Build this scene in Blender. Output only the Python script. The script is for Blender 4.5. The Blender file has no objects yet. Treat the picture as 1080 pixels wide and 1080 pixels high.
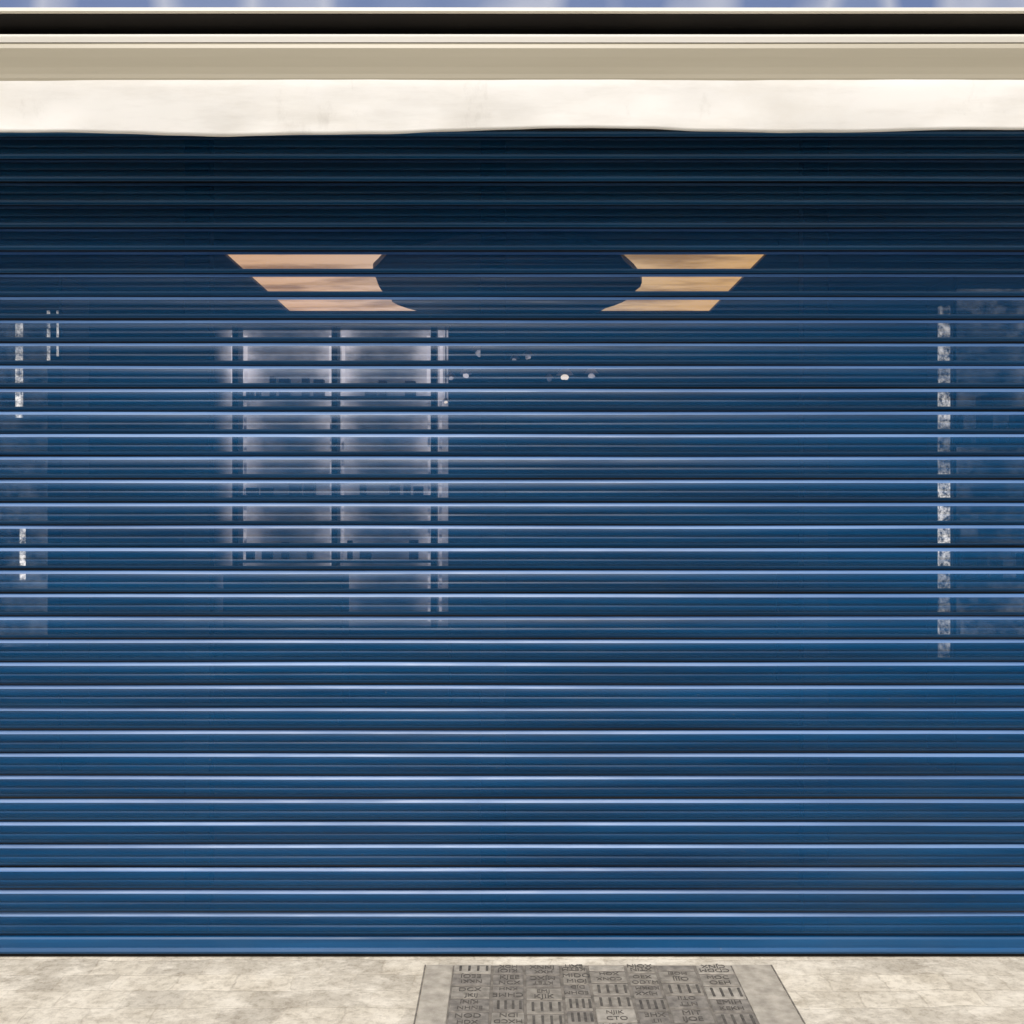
import bpy, bmesh, math, random
from mathutils import Vector, noise
random.seed(7)
S = bpy.context.scene
S.view_settings.view_transform='Standard'; S.view_settings.look='None'; S.view_settings.exposure=0
COL = S.collection

# ---------------------------------------------------------------- helpers
def empty(name, loc=(0,0,0)):
    e = bpy.data.objects.new(name, None); e.location = loc; COL.objects.link(e); return e
def mesh_obj(name, verts, faces, mat=None, parent=None, smooth=False):
    me = bpy.data.meshes.new(name); me.from_pydata(verts, [], faces); me.update()
    ob = bpy.data.objects.new(name, me); COL.objects.link(ob)
    if mat: me.materials.append(mat)
    if smooth:
        for p in me.polygons: p.use_smooth = True
    if parent: ob.parent = parent
    return ob
def boxes(name, lst, mat, parent=None, bevel=0.0):
    v=[];f=[]
    for (x0,x1,y0,y1,z0,z1) in lst:
        b=len(v)
        v+=[(x0,y0,z0),(x1,y0,z0),(x1,y1,z0),(x0,y1,z0),(x0,y0,z1),(x1,y0,z1),(x1,y1,z1),(x0,y1,z1)]
        f+=[tuple(b+i for i in q) for q in [(0,3,2,1),(4,5,6,7),(0,1,5,4),(1,2,6,5),(2,3,7,6),(3,0,4,7)]]
    ob=mesh_obj(name,v,f,mat,parent)
    if bevel:
        m=ob.modifiers.new('b','BEVEL'); m.width=bevel; m.segments=2
    return ob
def box(name, x0,x1,y0,y1,z0,z1, mat, parent=None, bevel=0.0):
    return boxes(name,[(x0,x1,y0,y1,z0,z1)],mat,parent,bevel)
class NT:
    def __init__(s,name):
        s.m=bpy.data.materials.new(name); s.m.use_nodes=True; s.t=s.m.node_tree
        s.t.nodes.clear(); s.out=s.n('ShaderNodeOutputMaterial')
    def n(s,typ,**k):
        nd=s.t.nodes.new(typ)
        for a,b in k.items(): setattr(nd,a,b)
        return nd
    def l(s,a,b): s.t.links.new(a,b)
    def coord(s,scale=(1,1,1)):
        c=s.n('ShaderNodeTexCoord'); m=s.n('ShaderNodeMapping'); m.inputs['Scale'].default_value=scale
        s.l(c.outputs['Object'],m.inputs['Vector']); return m.outputs['Vector']
    def noise(s,scale,vec,detail=4,rough=0.55):
        n=s.n('ShaderNodeTexNoise'); n.inputs['Scale'].default_value=scale
        n.inputs['Detail'].default_value=detail; n.inputs['Roughness'].default_value=rough
        s.l(vec,n.inputs['Vector']); return n.outputs['Fac']
    def ramp(s,fac,stops):
        r=s.n('ShaderNodeValToRGB'); e=r.color_ramp.elements
        while len(e)<len(stops): e.new(0.5)
        for i,(p,c) in enumerate(stops):
            e[i].position=p; e[i].color=(*c,1) if len(c)==3 else c
        s.l(fac,r.inputs['Fac']); return r.outputs['Color']
    def math(s,op,a,b=None):
        m=s.n('ShaderNodeMath',operation=op)
        for i,v in enumerate((a,b)):
            if v is None: continue
            if hasattr(v,'is_linked'): s.l(v,m.inputs[i])
            else: m.inputs[i].default_value=v
        return m.outputs[0]
    def mix(s,fac,a,b,mode='MIX'):
        m=s.n('ShaderNodeMix',data_type='RGBA',blend_type=mode)
        for v,i in ((fac,0),(a,6),(b,7)):
            if hasattr(v,'is_linked'): s.l(v,m.inputs[i])
            else: m.inputs[i].default_value = v if i==0 else (*v,1)
        return m.outputs[2]
    def bsdf(s,color,rough=0.5,metal=0.0,bump=None,bs=0.2,bd=0.01,coat=0,spec=0.5):
        b=s.n('ShaderNodeBsdfPrincipled')
        if hasattr(color,'is_linked'): s.l(color,b.inputs['Base Color'])
        else: b.inputs['Base Color'].default_value=(*color,1)
        if hasattr(rough,'is_linked'): s.l(rough,b.inputs['Roughness'])
        else: b.inputs['Roughness'].default_value=rough
        b.inputs['Metallic'].default_value=metal; b.inputs['Coat Weight'].default_value=coat
        b.inputs['Specular IOR Level'].default_value=spec
        b.inputs['Coat Roughness'].default_value=0.15
        if bump is not None:
            bp=s.n('ShaderNodeBump'); bp.inputs['Strength'].default_value=bs; bp.inputs['Distance'].default_value=bd
            s.l(bump,bp.inputs['Height']); s.l(bp.outputs[0],b.inputs['Normal'])
        return b
    def done(s,sh):
        s.l(sh.outputs[0],s.out.inputs[0]); return s.m
def simple(name,a,b,scale=6,rough=0.6,bs=0.15,metal=0,stretch=(1,1,1)):
    t=NT(name); v=t.coord(stretch); f=t.noise(scale,v)
    f2=t.noise(scale*14,v,2)
    return t.done(t.bsdf(t.ramp(f,[(0.3,a),(0.7,b)]),rough,metal,f2,bs,0.004))
def emis(name,stops,scale,strength,stretch=(1,1,1),detail=3):
    t=NT(name); f=t.noise(scale,t.coord(stretch),detail)
    e=t.n('ShaderNodeEmission'); e.inputs['Strength'].default_value=strength
    t.l(t.ramp(f,stops),e.inputs['Color']); return t.done(e)

# ---------------------------------------------------------------- materials
def slat_mat(name, perf, spec, rlo, rhi, coat, ca=(0.001,0.046,0.130), cb=(0.003,0.088,0.235)):
    t=NT(name); v=t.coord((0.22,1,9)); f=t.noise(2.5,v,6,0.65)
    g=t.noise(40,t.coord((0.12,1,2)),3)
    c=t.ramp(f,[(0.34,ca),(0.66,cb)])
    dirt=t.noise(1.3,t.coord((1,1,0.8)),6,0.65)
    c=t.mix(t.ramp(dirt,[(0.5,(0,0,0)),(0.85,(0.25,)*3)]),c,(0.06,0.09,0.12))
    sp=t.noise(60,t.coord((1,1,1)),2,0.5)
    c=t.mix(t.ramp(sp,[(0.74,(0,0,0)),(0.78,(0.3,)*3)]),c,(0.16,0.17,0.17))
    r=t.ramp(g,[(0.3,(rlo,)*3),(0.7,(rhi,)*3)])
    b=t.bsdf(c,r,0.0,g,0.06,0.002,coat=coat,spec=spec)
    if perf:
        tr=t.n('ShaderNodeBsdfTransparent'); mx=t.n('ShaderNodeMixShader'); mx.inputs[0].default_value=perf
        t.l(b.outputs[0],mx.inputs[1]); t.l(tr.outputs[0],mx.inputs[2]); return t.done(mx)
    return t.done(b)
M_slat=slat_mat('shutter_paint',0,0.4,0.35,0.5,0); M_perf=slat_mat('shutter_paint_perforated',0.40,0.30,0.30,0.46,0)
# the highlight on each slat's top shoulder is painted in as a paler blue
M_shoulder=slat_mat('shutter_paint_highlight',0,0.6,0.34,0.5,0,(0.030,0.105,0.27),(0.125,0.245,0.47))

t=NT('pavement_setts'); v=t.coord()
br=t.n('ShaderNodeTexBrick'); br.offset=0.37
w=t.n('ShaderNodeTexNoise'); w.inputs['Scale'].default_value=3.5; w.inputs['Detail'].default_value=5; w.inputs['Roughness'].default_value=0.6; t.l(v,w.inputs['Vector'])
vm=t.n('ShaderNodeVectorMath',operation='MULTIPLY_ADD'); t.l(w.outputs['Color'],vm.inputs[0]); vm.inputs[1].default_value=(0.12,0.06,0); t.l(v,vm.inputs[2])
t.l(vm.outputs[0],br.inputs['Vector'])
for k,val in (('Scale',1.0),('Mortar Size',0.006),('Mortar Smooth',1.0),('Brick Width',0.19),('Row Height',0.115),('Bias',0.0)): br.inputs[k].default_value=val
br.inputs['Color1'].default_value=(0.77,0.705,0.575,1); br.inputs['Color2'].default_value=(0.57,0.52,0.425,1); br.inputs['Mortar'].default_value=(0.60,0.54,0.435,1)
n1=t.noise(3.5,v,8,0.7); n2=t.noise(30,v,7,0.8); n3=t.noise(6,t.coord((1,1.6,1)),7,0.75)
c=t.mix(0.9,br.outputs['Color'],t.ramp(n1,[(0.36,(0.70,0.68,0.65)),(0.6,(1,1,1))]),'MULTIPLY')
c=t.mix(0.7,c,t.ramp(n2,[(0.34,(0.45,0.42,0.38)),(0.54,(1,1,1))]),'MULTIPLY')
c=t.mix(t.ramp(n3,[(0.5,(0,0,0)),(0.64,(0.8,)*3)]),c,(0.78,0.72,0.60))
h=t.mix(0.7,t.ramp(br.outputs['Fac'],[(0,(1,1,1)),(1,(0,0,0))]),n2)
M_pave=t.done(t.bsdf(c,0.85,0,h,0.6,0.006))
M_ground=simple('ground_asphalt',(0.045,0.045,0.047),(0.065,0.063,0.06),3,0.9,0.5)
M_kerb=simple('kerb_granite',(0.24,0.23,0.22),(0.34,0.33,0.31),8,0.8,0.4)
M_line=simple('road_paint',(0.6,0.5,0.08),(0.7,0.6,0.12),12,0.7)
M_bar=simple('awning_bar_paint',(0.42,0.375,0.27),(0.49,0.44,0.325),1.6,0.42,0.03,0,(0.3,1,4))
M_hood=simple('awning_hood_paint',(0.72,0.68,0.57),(0.82,0.78,0.69),3,0.4,0.03,0,(0.3,1,4))
M_dark=simple('dark_gap',(0.006,0.004,0.003),(0.012,0.009,0.006),5,0.9)
t=NT('valance_fabric'); v=t.coord()
n1=t.noise(2.2,t.coord((1,1,2.5)),6,0.65); n2=t.noise(5,t.coord((1,1,0.5)),7,0.7); n3=t.noise(400,v,2); n4=t.noise(1.7,t.coord((1,1,6)),5,0.7)
c=t.ramp(n1,[(0.35,(0.83,0.795,0.715)),(0.6,(0.90,0.875,0.81))])
c=t.mix(0.6,c,t.ramp(n2,[(0.30,(0.76,0.75,0.73)),(0.42,(1,1,1))]),'MULTIPLY')
c=t.mix(0.5,c,t.ramp(n4,[(0.32,(0.82,0.81,0.79)),(0.5,(1,1,1))]),'MULTIPLY')
M_val=t.done(t.bsdf(c,0.9,0,n3,0.2,0.001))
t=NT('painted_sky_reflection'); v=t.coord((1,1,0.3)); f=t.noise(2.6,v,1,0.4)
M_skyrefl=t.done(t.bsdf(t.ramp(f,[(0.35,(0.07,0.13,0.30)),(0.5,(0.14,0.20,0.36)),(0.58,(0.36,0.40,0.50)),(0.66,(0.10,0.16,0.33))]),0.5))  # pale patches are sky reflections in window glass, painted into the colour
M_wall=simple('render_wall',(0.36,0.33,0.28),(0.46,0.43,0.37),2,0.9,0.4)
M_frame=simple('frame_dark_aluminium',(0.004,0.006,0.009),(0.008,0.010,0.014),4,0.4)
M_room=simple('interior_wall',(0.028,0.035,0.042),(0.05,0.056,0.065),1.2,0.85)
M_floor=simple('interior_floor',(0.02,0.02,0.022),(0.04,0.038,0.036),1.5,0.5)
M_shelf=simple('shelf_white',(0.34,0.33,0.36),(0.5,0.48,0.52),3,0.6)
M_black=simple('counter_black',(0.006,0.008,0.012),(0.012,0.014,0.018),4,0.6)
M_led=emis('led_cool',[(0.3,(0.70,0.64,0.70)),(0.7,(1,0.90,0.92))],9,1.25)
M_ledlow=emis('led_dim',[(0.35,(0.12,0.11,0.13)),(0.65,(0.8,0.73,0.76))],9,0.95,(1,1,2))
M_warm=emis('lamp_warm',[(0.3,(1,0.7,0.5)),(0.7,(1,0.88,0.75))],4,1.8)
# warm luminous ceiling
t=NT('ceiling_light_diffuser'); f2=t.noise(1.6,t.coord((1,2.5,1)),4,0.6)
c=t.n('ShaderNodeTexCoord'); sp=t.n('ShaderNodeSeparateXYZ'); t.l(c.outputs['Object'],sp.inputs[0])
mr=t.n('ShaderNodeMapRange'); mr.inputs[1].default_value=-1.6; mr.inputs[2].default_value=1.5; t.l(sp.outputs[0],mr.inputs[0])
cc=t.ramp(mr.outputs[0],[(0,(1.0,0.60,0.34)),(0.35,(1.0,0.70,0.50)),(0.65,(0.95,0.66,0.38)),(1,(0.95,0.55,0.20))])
cc=t.mix(0.9,cc,t.ramp(f2,[(0.34,(0.42,0.37,0.32)),(0.56,(1,1,1))]),'MULTIPLY')
e=t.n('ShaderNodeEmission'); t.l(cc,e.inputs['Color'])
e.inputs['Strength'].default_value=1.55; M_panelL=t.done(e)
def glow_panel(name,x0,half,zlo,zhi,strength,col=(0.86,0.78,0.82)):
    t=NT(name); c=t.n('ShaderNodeTexCoord'); sp=t.n('ShaderNodeSeparateXYZ'); t.l(c.outputs['Object'],sp.inputs[0])
    d=t.math('PINGPONG',t.math('SUBTRACT',sp.outputs[0],x0),half)
    g=t.ramp(t.math('DIVIDE',d,half),[(0.0,(1,)*3),(0.22,(0.7,)*3),(0.5,(0.24,)*3),(1,(0.13,)*3)])
    zr=t.n('ShaderNodeMapRange'); zr.inputs[1].default_value=zlo; zr.inputs[2].default_value=zhi; t.l(sp.outputs[2],zr.inputs[0])
    gz=t.ramp(zr.outputs[0],[(0,(0.10,)*3),(0.25,(0.38,)*3),(0.55,(0.42,)*3),(0.76,(0.6,)*3),(0.9,(1,)*3),(1,(0.55,)*3)])
    n=t.noise(3.2,t.coord((1,1,1.6)),5,0.65); nn=t.ramp(n,[(0.35,(0.35,)*3),(0.65,(1.25,)*3)])
    # soft fall-off beyond the outer uprights
    ml=t.n('ShaderNodeMapRange'); ml.interpolation_type='SMOOTHSTEP'; ml.inputs[1].default_value=-2.36; ml.inputs[2].default_value=-2.16; t.l(sp.outputs[0],ml.inputs[0])
    s=t.math('MULTIPLY',t.math('MULTIPLY',t.math('MULTIPLY',g,gz),nn),ml.outputs[0])
    e=t.n('ShaderNodeEmission'); e.inputs['Color'].default_value=(*col,1); t.l(t.math('MULTIPLY',s,strength),e.inputs['Strength'])
    return t.done(e)
M_box=glow_panel('painted_glow_panel',-2.12,0.38,0.62,2.93,1.55)  # cabinet glow and its fade from the uprights painted into the emission
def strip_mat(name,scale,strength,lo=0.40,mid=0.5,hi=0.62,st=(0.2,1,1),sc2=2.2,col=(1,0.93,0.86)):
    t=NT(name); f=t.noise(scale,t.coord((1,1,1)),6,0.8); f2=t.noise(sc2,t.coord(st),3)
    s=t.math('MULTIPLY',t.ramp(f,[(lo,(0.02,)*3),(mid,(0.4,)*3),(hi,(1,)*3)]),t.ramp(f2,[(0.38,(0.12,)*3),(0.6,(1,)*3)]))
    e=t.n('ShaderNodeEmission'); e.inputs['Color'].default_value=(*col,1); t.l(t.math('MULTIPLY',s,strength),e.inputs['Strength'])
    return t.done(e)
M_string=strip_mat('fairy_light_curtain',26,2.5); M_waresglow=strip_mat('wares_glow',7,0.34,0.40,0.55,0.8,(1,1,0.5),2.6,(0.9,0.88,0.9))  # second one: light on the wares put in as emission noise

# ---------------------------------------------------------------- ground, road, pavement
mesh_obj('ground',[(-300,-300,-0.13),(300,-300,-0.13),(300,300,-0.13),(-300,300,-0.13)],[(0,1,2,3)],M_ground)
pv=empty('pavement')
box('paving',-40,40,-4.9,0.35,-0.126,0.0,M_pave,pv)
box('kerb',-40,40,-5.05,-4.902,-0.126,0.003,M_kerb,pv,0.012)
pv2=empty('pavement')
box('paving',-40,40,-16,-12.2,-0.126,0.0,M_pave,pv2)
box('kerb',-40,40,-12.198,-12.05,-0.126,0.003,M_kerb,pv2,0.012)
rd=empty('road')
mesh_obj('carriageway',[(-40,-12.04,-0.126),(40,-12.04,-0.126),(40,-5.06,-0.126),(-40,-5.06,-0.126)],[(0,1,2,3)],M_ground,rd)
mesh_obj('yellow_line',[(-40,-5.5,-0.122),(40,-5.5,-0.122),(40,-5.4,-0.122),(-40,-5.4,-0.122)],[(0,1,2,3)],M_line,rd)

# unseen building across the street, added to cut sky fill and reflections on the shutter
t=NT('sky_blocker_brick'); br=t.n('ShaderNodeTexBrick'); mp=t.n('ShaderNodeMapping'); c=t.n('ShaderNodeTexCoord')
mp.inputs['Rotation'].default_value=(math.radians(90),0,0); t.l(c.outputs['Object'],mp.inputs['Vector']); t.l(mp.outputs[0],br.inputs['Vector'])
for k,val in (('Scale',1.0),('Mortar Size',0.006),('Brick Width',0.225),('Row Height',0.075)): br.inputs[k].default_value=val
br.inputs['Color1'].default_value=(0.20,0.09,0.06,1); br.inputs['Color2'].default_value=(0.28,0.13,0.08,1); br.inputs['Mortar'].default_value=(0.3,0.27,0.23,1)
M_blocker_brick=t.done(t.bsdf(br.outputs['Color'],0.9))
bh=empty('sky_blocker_house')
box('sky_blocker_walls',-22,22,-24,-16.01,0,8.6,M_blocker_brick,bh); box('sky_blocker_parapet',-22.1,22.1,-16.3,-15.88,8.602,8.85,M_kerb,bh,0.02)
wf=[];wg=[];ws=[]
for i in range(-7,8):
    for z in (0.9,3.7,6.2):
        x=i*2.9; ww=0.55
        wg.append((x-ww,x+ww,-16.005,-15.985,z,z+1.6))
        wf+= [(x-ww-0.06,x-ww,-16.005,-15.95,z-0.06,z+1.66),(x+ww,x+ww+0.06,-16.005,-15.95,z-0.06,z+1.66),(x-ww,x+ww,-16.005,-15.95,z+1.6,z+1.66),(x-ww,x+ww,-16.005,-15.95,z-0.06,z),(x-ww,x+ww,-15.984,-15.955,z+0.78,z+0.82)]
        ws.append((x-0.7,x+0.7,-16.005,-15.86,z-0.15,z-0.062))
boxes('sky_blocker_glass',wg,M_frame,bh); boxes('sky_blocker_window_frames',wf,M_hood,bh); boxes('sky_blocker_sills',ws,M_kerb,bh)

# ---------------------------------------------------------------- utility cover (recessed, block-filled)
uc=empty('utility_cover')
M_cframe=simple('cover_concrete',(0.30,0.27,0.22),(0.50,0.455,0.375),24,0.85,0.6)
bl_m=[simple('cover_block_%d'%i,a,b,38,0.8,0.9) for i,(a,b) in enumerate([((0.19,0.17,0.14),(0.40,0.365,0.305)),((0.29,0.265,0.22),(0.52,0.475,0.40)),((0.15,0.135,0.115),(0.33,0.30,0.255))])]
M_letter=simple('cover_letter_relief',(0.045,0.04,0.034),(0.13,0.118,0.10),45,0.8)
M_bed=simple('cover_bedding',(0.10,0.09,0.075),(0.24,0.215,0.18),30,0.9)
X0,X1,Y1,Y0=-0.285,0.86,-0.075,-0.86
boxes('frame',[(X0,X0+0.09,Y0,Y1,-0.02,0.003),(X1-0.13,X1,Y0,Y1,-0.02,0.003),(X0+0.09,X1-0.13,Y1-0.008,Y1,-0.02,0.003),(X0+0.09,X1-0.13,Y0,Y0+0.012,-0.02,0.003)],M_cframe,uc,0.003)
boxes('rim',[(X0-0.006,X0-0.001,Y0,Y1,-0.02,0.002),(X1+0.001,X1+0.006,Y0,Y1,-0.02,0.002)],M_bed,uc)
ix0,ix1,iy0,iy1=X0+0.09,X1-0.13,Y0+0.012,Y1-0.008
box('bed',ix0,ix1,iy0,iy1,-0.02,0.0025,M_bed,uc)
xs=[ix0]; ww=[1.25,1.0,1.15,0.85,1.2,0.95,1.25,1.2]; tot=sum(ww)
for q in ww: xs.append(xs[-1]+(ix1-ix0)*q/tot)
dy=0.088; ny=int((iy1-iy0)/dy)
bl=[[],[],[]]; lv=[]
def L(n): return ''.join(random.choice('HEXMOKCJDNTI') for _ in range(n))
for i in range(len(xs)-1):
    stag=random.uniform(-0.02,0.02)
    for j in range(-1,ny+1):
        k=random.choice([0,0,1,2,2]); g=0.003+random.random()*0.002
        h=0.0042+random.random()*0.003
        x0=xs[i]+g; x1=xs[i+1]-g; y0=max(iy0,iy0+j*dy+g+stag); y1=min(iy1-0.003,iy0+(j+1)*dy-g+stag)
        if y1-y0<0.02: continue
        bl[k].append((x0,x1,y0,y1,-0.01,h))
        if y1>-0.52 and y1-y0>0.05:
            if random.random()<0.72:
                for r in range(2):
                    cu=bpy.data.curves.new('letters','FONT'); cu.body=L(random.choice([3,4,4])); cu.size=random.uniform(0.030,0.040)
                    cu.align_x='CENTER'; cu.extrude=0.0006
                    to=bpy.data.objects.new('letters',cu); COL.objects.link(to)
                    cx=(x0+x1)/2+random.uniform(-.004,.004); cy=y0+(y1-y0)*(0.10+0.48*r)
                    if (i+j)%2: to.rotation_euler=(0,0,math.pi); cy+=0.026
                    to.location=(cx,cy,h+0.0008); to.scale=(0.9,0.95,1)
                    cu.materials.append(M_letter); to.parent=uc
            else:
                for r in range(4):
                    xx=x0+(x1-x0)*(r+0.6)/4.2; lv.append((xx,xx+0.008,y0+0.012,y1-0.012,h+0.0002,h+0.0018))
for k in range(3): boxes('blocks_%d'%k,bl[k],bl_m[k],uc,0.004)
boxes('ribs',lv,M_letter,uc)

# ---------------------------------------------------------------- roller shutter
sh=empty('roller_shutter')
P=0.0776; HW=2.75; NS=38; NX=110
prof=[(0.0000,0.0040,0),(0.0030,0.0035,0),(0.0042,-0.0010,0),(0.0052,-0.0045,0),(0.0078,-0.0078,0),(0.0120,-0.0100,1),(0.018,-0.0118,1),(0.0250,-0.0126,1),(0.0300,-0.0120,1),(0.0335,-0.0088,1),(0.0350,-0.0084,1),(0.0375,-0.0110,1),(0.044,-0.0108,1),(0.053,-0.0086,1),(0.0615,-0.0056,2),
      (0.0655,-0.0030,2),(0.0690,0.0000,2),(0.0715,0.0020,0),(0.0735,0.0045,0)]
verts=[];faces=[];mi=[]
zbase=0.139-0.066
for s in range(NS):
    tilt=random.gauss(0,0.038); off=random.gauss(0,0.0005); dz=random.gauss(0,0.0009)
    b=len(verts); m=len(prof)
    for ix in range(NX+1):
        x=-HW+2*HW*ix/NX
        wob=noise.noise(Vector((x*1.1,s*3.7,0)))*0.0012
        wz=noise.noise(Vector((x*0.8,s*5.1,4)))*0.0016
        tl=tilt+noise.noise(Vector((x*0.9,s*2.3,9)))*0.09
        for (z,y,_) in prof:
            verts.append((x,y+off+wob+tl*(z-0.036),zbase+s*P+z+dz+wz))
    for ix in range(NX):
        for k in range(m-1):
            a=b+ix*m+k
            faces.append((a,a+m,a+m+1,a+1)); mi.append(prof[k][2])
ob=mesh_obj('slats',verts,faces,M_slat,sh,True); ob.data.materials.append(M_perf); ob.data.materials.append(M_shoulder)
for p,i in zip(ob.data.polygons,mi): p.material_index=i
boxes('slat_joints',[(-HW,HW,0.0072,0.0090,zbase+s*P-0.0075,zbase+s*P+0.0050) for s in range(NS)],M_frame,sh)
rp=[(0.012,0.012),(0.012,-0.012),(0.016,-0.018),(0.022,-0.0195),(0.028,-0.016),(0.032,-0.011),(0.060,-0.010),(0.066,-0.006),(0.070,0.012)]
v=[];f=[]
for ix,x in enumerate((-HW,HW)):
    for z,y in rp: v.append((x,y,z))
m=len(rp)
for k in range(m-1): f.append((k,k+m,k+m+1,k+1))
mesh_obj('bottom_rail',v,f,M_slat,sh)
box('rubber_seal',-HW,HW,-0.008,0.008,0.002,0.0115,M_dark,sh)
for sx in (-1,1):
    x=sx*(HW+0.02); boxes('guide_rail',[(x-0.045,x+0.045,-0.035,-0.018,0,2.98),(x-0.045,x+0.045,0.02,0.036,0,2.98),(x-0.01+sx*0.034,x+0.01+sx*0.034,-0.018,0.02,0,2.98)],M_frame,sh,0.002)

# ---------------------------------------------------------------- awning
aw=empty('awning')
AW=3.1
def extr(name,pts,mat,smooth=False):
    v=[];f=[];m=len(pts);N=40
    for i in range(N+1):
        x=-AW+2*AW*i/N; w_=noise.noise(Vector((x*0.7,1,2)))*0.0015
        for (y,z) in pts: v.append((x,y,z+w_))
    for i in range(N):
        for k in range(m): 
            a=i*m+k; c=i*m+(k+1)%m; f.append((a,c,c+m,a+m))
    f.append(tuple(range(m))); f.append(tuple(reversed([N*m+k for k in range(m)])))
    o=mesh_obj(name,v,f,mat,aw,smooth)
    bmx=bmesh.new(); bmx.from_mesh(o.data); bmesh.ops.recalc_face_normals(bmx,faces=bmx.faces); bmx.to_mesh(o.data); bmx.free()
    return o
extr('front_bar',[(-0.348,2.835),(-0.3495,2.843),(-0.3500,2.855),(-0.3525,2.875),(-0.3575,2.905),(-0.361,2.930),(-0.357,2.942),(-0.350,2.952),(-0.338,2.963),(-0.322,2.970),(-0.300,2.972),(-0.300,2.835)],M_bar)
extr('bar_top_highlight',[(-0.3555,2.950),(-0.3565,2.968),(-0.346,2.979),(-0.318,2.984),(-0.298,2.984),(-0.298,2.9735),(-0.322,2.9715),(-0.338,2.9645)],M_hood)  # paler strip: sky light on the bar's upper edge, put into the colour
extr('fabric_roll',[(-0.19+0.045*math.cos(a*math.pi/8),2.93+0.045*math.sin(a*math.pi/8)) for a in range(16)],M_dark,True)
extr('cassette_hood',[(-0.35,3.042),(-0.356,3.046),(-0.354,3.056),(-0.345,3.062),(-0.02,3.10),(-0.02,3.064),(-0.335,3.045)],M_hood)
extr('hood_shade_strip',[(-0.345,3.0395),(-0.345,3.0415),(-0.335,3.0425),(-0.064,3.058),(-0.064,3.020),(-0.30,3.026)],M_dark)  # added near-black strip, the shade under the hood painted in
box('cassette_back',-AW,AW,-0.06,-0.02,2.80,3.058,M_dark,aw)
box('cassette_underside',-AW,AW,-0.298,-0.062,2.836,2.846,M_dark,aw)
NXv=420;NZv=14;v=[];f=[]
def sst(a,b,x):
    t=max(0,min(1,(x-a)/(b-a))); return t*t*(3-2*t)
def edge(x):
    return 2.672+0.005*math.sin(x*4.0+1.2)+0.004*noise.noise(Vector((x*2.6,3.3,0)))+0.011*sst(-0.45,0.0,x)-0.004*sst(0.9,1.6,x)
for i in range(NXv+1):
    x=-AW+2*AW*i/NXv; zb=edge(x); zt=2.848
    for j in range(NZv+1):
        u=j/NZv; z=zt+(zb-zt)*u
        y=-0.347-0.004*min(1,u*6)+u*(0.006*math.sin(x*3.1)+0.022*noise.noise(Vector((x*1.5,u*0.6,7)))+0.006*noise.noise(Vector((x*8,u*1.5,2))))
        v.append((x,y,z))
m=NZv+1
for i in range(NXv):
    for j in range(NZv): a=i*m+j; f.append((a,a+1,a+m+1,a+m))
vo=mesh_obj('valance',v,f,M_val,aw,True)
sm=vo.modifiers.new('s','SOLIDIFY'); sm.thickness=0.0012

# ---------------------------------------------------------------- shop building
sb=empty('shop_building')
box('pier_left',-4.6,-HW-0.07,-0.04,0.4,0,3.06,M_wall,sb)
box('pier_right',HW+0.07,4.6,-0.04,0.4,0,3.06,M_wall,sb)
box('lintel',-HW-0.07,HW+0.07,0.10,0.4,2.98,3.06,M_wall,sb)
box('shutter_box',-HW-0.07,HW+0.07,-0.018,0.098,3.03,3.06,M_frame,sb)
box('upper_wall',-4.6,4.6,0.0,0.4,3.062,7.5,M_wall,sb)
for wx in (-2.6,0,2.6):
    boxes('upper_window_frame',[(wx-0.55,wx-0.48,-0.03,-0.003,4.4,6.0),(wx+0.48,wx+0.55,-0.03,-0.003,4.4,6.0),(wx-0.48,wx+0.48,-0.03,-0.003,5.93,6.0),(wx-0.48,wx+0.48,-0.03,-0.003,4.4,4.47),(wx-0.48,wx+0.48,-0.028,-0.013,5.18,5.24),(wx-0.62,wx+0.62,-0.09,-0.003,4.33,4.398)],M_hood,sb)
    box('upper_window_glass',wx-0.48,wx+0.48,-0.012,-0.002,4.47,5.93,M_frame,sb)
sg=empty('upper_glazing')  # stands in for the window glass above the awning
box('sky_reflection_panel',-3.1,3.1,-0.05,-0.004,3.12,3.72,M_skyrefl,sg,0.004)
boxes('border',[(-3.13,3.13,-0.06,-0.004,3.722,3.76)],M_hood,sg)
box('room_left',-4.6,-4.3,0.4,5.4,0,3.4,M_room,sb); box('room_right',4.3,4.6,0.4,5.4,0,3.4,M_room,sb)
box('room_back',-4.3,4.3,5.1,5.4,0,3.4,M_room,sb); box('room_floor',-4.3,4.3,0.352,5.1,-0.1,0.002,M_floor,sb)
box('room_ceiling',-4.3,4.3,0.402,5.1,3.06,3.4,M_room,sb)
sf=empty('shopfront_window')
d=0.16
boxes('posts',[(x-0.045,x+0.045,d,d+0.06,0.003,2.97) for x in (-2.72,-1.12,-0.067,1.08,2.72)],M_black,sf,0.003)
rl=[]
for a,b in ((-2.675,-1.165),(-1.075,-0.112),(-0.022,1.035),(1.125,2.675)):
    rl+=[(a,b,d+0.005,d+0.055,0.003,0.12),(a,b,d+0.005,d+0.055,2.90,2.965)]
boxes('rails',rl,M_black,sf)
boxes('pull_handle',[(0.93,0.95,d-0.05,d-0.03,0.9,1.3),(0.93,0.95,d-0.03,d+0.004,0.93,0.95),(0.93,0.95,d-0.03,d+0.004,1.25,1.27)],M_frame,sf)

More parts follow.
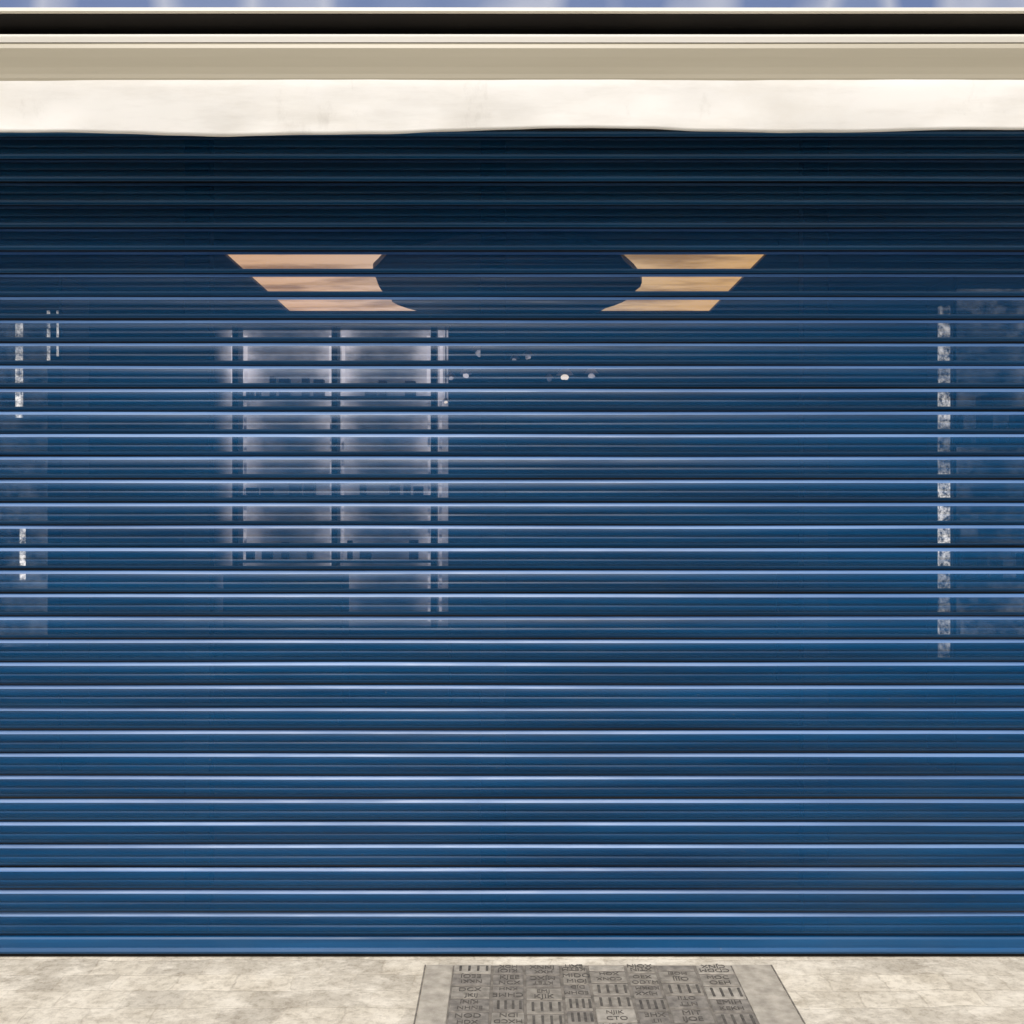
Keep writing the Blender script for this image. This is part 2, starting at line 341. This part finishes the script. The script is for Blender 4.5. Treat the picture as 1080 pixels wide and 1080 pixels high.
# ceiling light with dark oval baffle
cl=empty('ceiling_light')
box('diffuser',-1.66,1.47,2.44,4.30,3.012,3.03,M_panelL,cl)
boxes('trim',[(-1.70,-1.662,2.40,4.34,2.998,3.055),(1.472,1.51,2.40,4.34,2.998,3.055),(-1.662,1.472,2.40,2.438,2.998,3.055),(-1.662,1.472,4.302,4.34,2.998,3.055)],M_black,cl)
n=64; v=[(-0.04,3.30,2.975)]
def br_(a):
    return 1+0.09*noise.noise(Vector((math.cos(a)*1.6,math.sin(a)*1.6,5.0)))+0.05*noise.noise(Vector((math.cos(a)*5,math.sin(a)*5,8)))
for zz in (2.975,3.008):
    for k in range(n): a=2*math.pi*k/n; v.append((-0.04+0.86*br_(a)*math.cos(a),3.28+1.32*br_(a)*math.sin(a),zz))
f=[(0,1+(k+1)%n,1+k) for k in range(n)]+[(1+k,1+(k+1)%n,1+n+(k+1)%n,1+n+k) for k in range(n)]
mesh_obj('oval_baffle',v,f,M_black,cl)

# back display cabinet
dc=empty('display_cabinet')
cx=[-2.12,-1.36,-0.60]
box('back_panel',-2.34,-0.50,4.66,4.70,0.62,2.93,M_box,dc)
boxes('uprights',[(x-0.022,x+0.022,4.50,4.655,0.62,2.93) for x in cx],M_black,dc)
boxes('shelves',[(a,b,4.52,4.655,z,z+0.02) for z in (2.38,1.62,1.12) for a,b in ((-2.096,-1.384),(-1.336,-0.624))],M_room,dc)
boxes('top',[(-2.34,-0.48,4.50,4.70,2.932,2.97)],M_black,dc)
box('base_cupboard',-2.34,-0.48,4.48,4.70,0.002,0.618,M_black,dc,0.005)
boxes('led_strip',[(x+s*0.05-0.012,x+s*0.05+0.012,4.62,4.635,2.44,2.88) for x in cx for s in (-1,1)],M_led,dc)
boxes('led_strip_dim',[(x+s*0.045-0.010,x+s*0.045+0.010,4.62,4.635,0.66,2.37) for x in cx for s in (-1,1)],M_ledlow,dc)
it=[]
for (xa,xb) in ((-2.05,-1.44),(-1.27,-0.68)):
    for z in (1.14,1.64,2.40):
        x=xa
        while x<xb-0.05:
            w_=random.uniform(0.03,0.09); h_=random.uniform(0.04,0.16)
            if random.random()<0.5: it.append((x,x+w_,4.55,4.62,z+0.002,z+h_))
            x+=w_+random.uniform(0.01,0.08)
boxes('products',it,simple('product_boxes',(0.02,0.03,0.05),(0.15,0.12,0.13),5,0.6),dc,0.003)
ct=empty('shop_counter')
boxes('body',[(-2.05,-1.20,3.9,4.2,0.04,1.06)],M_black,ct,0.01); boxes('top',[(-2.07,-1.18,3.87,4.23,1.062,1.09)],M_frame,ct,0.004); boxes('plinth',[(-2.02,-1.24,3.94,4.18,0.002,0.038)],M_frame,ct)

rs=empty('display_shelf')
boxes('light_column',[(2.430,2.485,2.40,2.44,0.66,2.68)],M_string,rs)
box('back_panel',2.60,3.35,2.75,2.78,0.75,2.85,M_waresglow,rs)
boxes('shelves',[(2.60,3.35,2.60,2.748,z,z+0.015) for z in (1.1,1.9)],M_room,rs)
boxes('uprights',[(2.502,2.520,2.40,2.78,0.002,2.85),(3.352,3.38,2.40,2.78,0.002,2.85)],M_black,rs)
boxes('dim_glow',[(2.64,2.74,2.62,2.63,0.75,1.5)],M_waresglow,rs)
it=[]
for z in (1.115,1.915):
    x=2.62
    while x<3.3:
        w_=random.uniform(0.03,0.08); it.append((x,x+w_,2.62,2.7,z+0.002,z+random.uniform(0.08,0.3))); x+=w_+random.uniform(0.03,0.12)
boxes('products',it,simple('product_boxes_b',(0.01,0.015,0.02),(0.2,0.17,0.16),6,0.6),rs,0.006)
ls=empty('display_shelf')
box('back_panel',-3.35,-2.80,2.75,2.78,0.7,2.7,M_waresglow,ls)
boxes('shelves',[(-3.35,-2.80,2.60,2.748,z,z+0.015) for z in (0.9,1.8)],M_room,ls)
boxes('uprights',[(-2.57,-2.55,2.40,2.78,0.002,2.85),(-3.38,-3.352,2.40,2.78,0.002,2.85)],M_black,ls)
boxes('bright_led',[(-2.815,-2.785,2.45,2.46,1.12,1.42),(-2.655,-2.64,2.44,2.45,2.33,2.66),(-2.60,-2.59,2.44,2.45,2.40,2.66),(-2.84,-2.80,2.45,2.46,2.05,2.6)],M_string,ls)
# small irregular glass pendants, only partly lit
def pendant(x,y,z,r,mat):
    e=empty('pendant_lamp'); bm=bmesh.new(); bmesh.ops.create_uvsphere(bm,u_segments=16,v_segments=10,radius=r)
    for q in bm.verts: q.co.z*=0.7; q.co*=1+0.45*noise.noise(q.co*(1.3/r)+Vector((x*9,0,0)))
    bmesh.ops.translate(bm,verts=bm.verts,vec=(x,y,z)); me=bpy.data.meshes.new('bulb'); bm.to_mesh(me); bm.free()
    o=bpy.data.objects.new('bulb',me); me.materials.append(mat); COL.objects.link(o); o.parent=e
    bm=bmesh.new(); bmesh.ops.create_cone(bm,cap_ends=False,segments=24,radius1=r*2.2,radius2=r*0.6,depth=r*1.8)
    bmesh.ops.translate(bm,verts=bm.verts,vec=(x,y,z+r*1.5)); me=bpy.data.meshes.new('shade'); bm.to_mesh(me); bm.free()
    o=bpy.data.objects.new('shade',me); me.materials.append(M_shelf); COL.objects.link(o); o.parent=e
    box('cord',x-0.004,x+0.004,y-0.004,y+0.004,z+r*2.3,3.05,M_black,e)
for (x,y,z,r,mt) in ((-0.46,4.4,2.52,0.018,M_ledlow),(-0.35,4.4,2.54,0.022,M_led),(-0.24,4.4,2.71,0.034,M_ledlow),(0.02,4.4,2.66,0.018,M_ledlow),(0.12,4.4,2.68,0.022,M_ledlow),(0.40,4.4,2.53,0.030,M_warm),(0.28,4.4,2.51,0.018,M_ledlow),(0.60,4.4,2.54,0.026,M_ledlow),(-0.50,4.4,2.34,0.013,M_warm)):
    pendant(x,y,z,r,mt)

# ---------------------------------------------------------------- light
W=bpy.data.worlds.new('World'); S.world=W; W.use_nodes=True
nt=W.node_tree; bg=nt.nodes['Background']; sk=nt.nodes.new('ShaderNodeTexSky'); sk.sky_type='NISHITA'; sk.sun_disc=False
el=math.radians(57); az=math.radians(190)
sk.sun_elevation=el; sk.sun_rotation=az; sk.air_density=1.0; sk.dust_density=2.0
nt.links.new(sk.outputs[0],bg.inputs[0]); bg.inputs[1].default_value=0.15
sd=bpy.data.lights.new('sun','SUN'); sd.energy=3.5; sd.angle=math.radians(32); sd.color=(1,0.94,0.86)
so=bpy.data.objects.new('sun',sd); COL.objects.link(so)
dirv=Vector((math.sin(az)*math.cos(el),math.cos(az)*math.cos(el),math.sin(el)))
so.rotation_euler=dirv.to_track_quat('Z','Y').to_euler()
cd=bpy.data.cameras.new('camera'); cd.lens=37.2; cd.sensor_width=36; cd.clip_end=1000
co=bpy.data.objects.new('camera',cd); co.location=(0,-3.6,1.51); co.rotation_euler=(math.radians(90),0,0); COL.objects.link(co)
S.camera=co
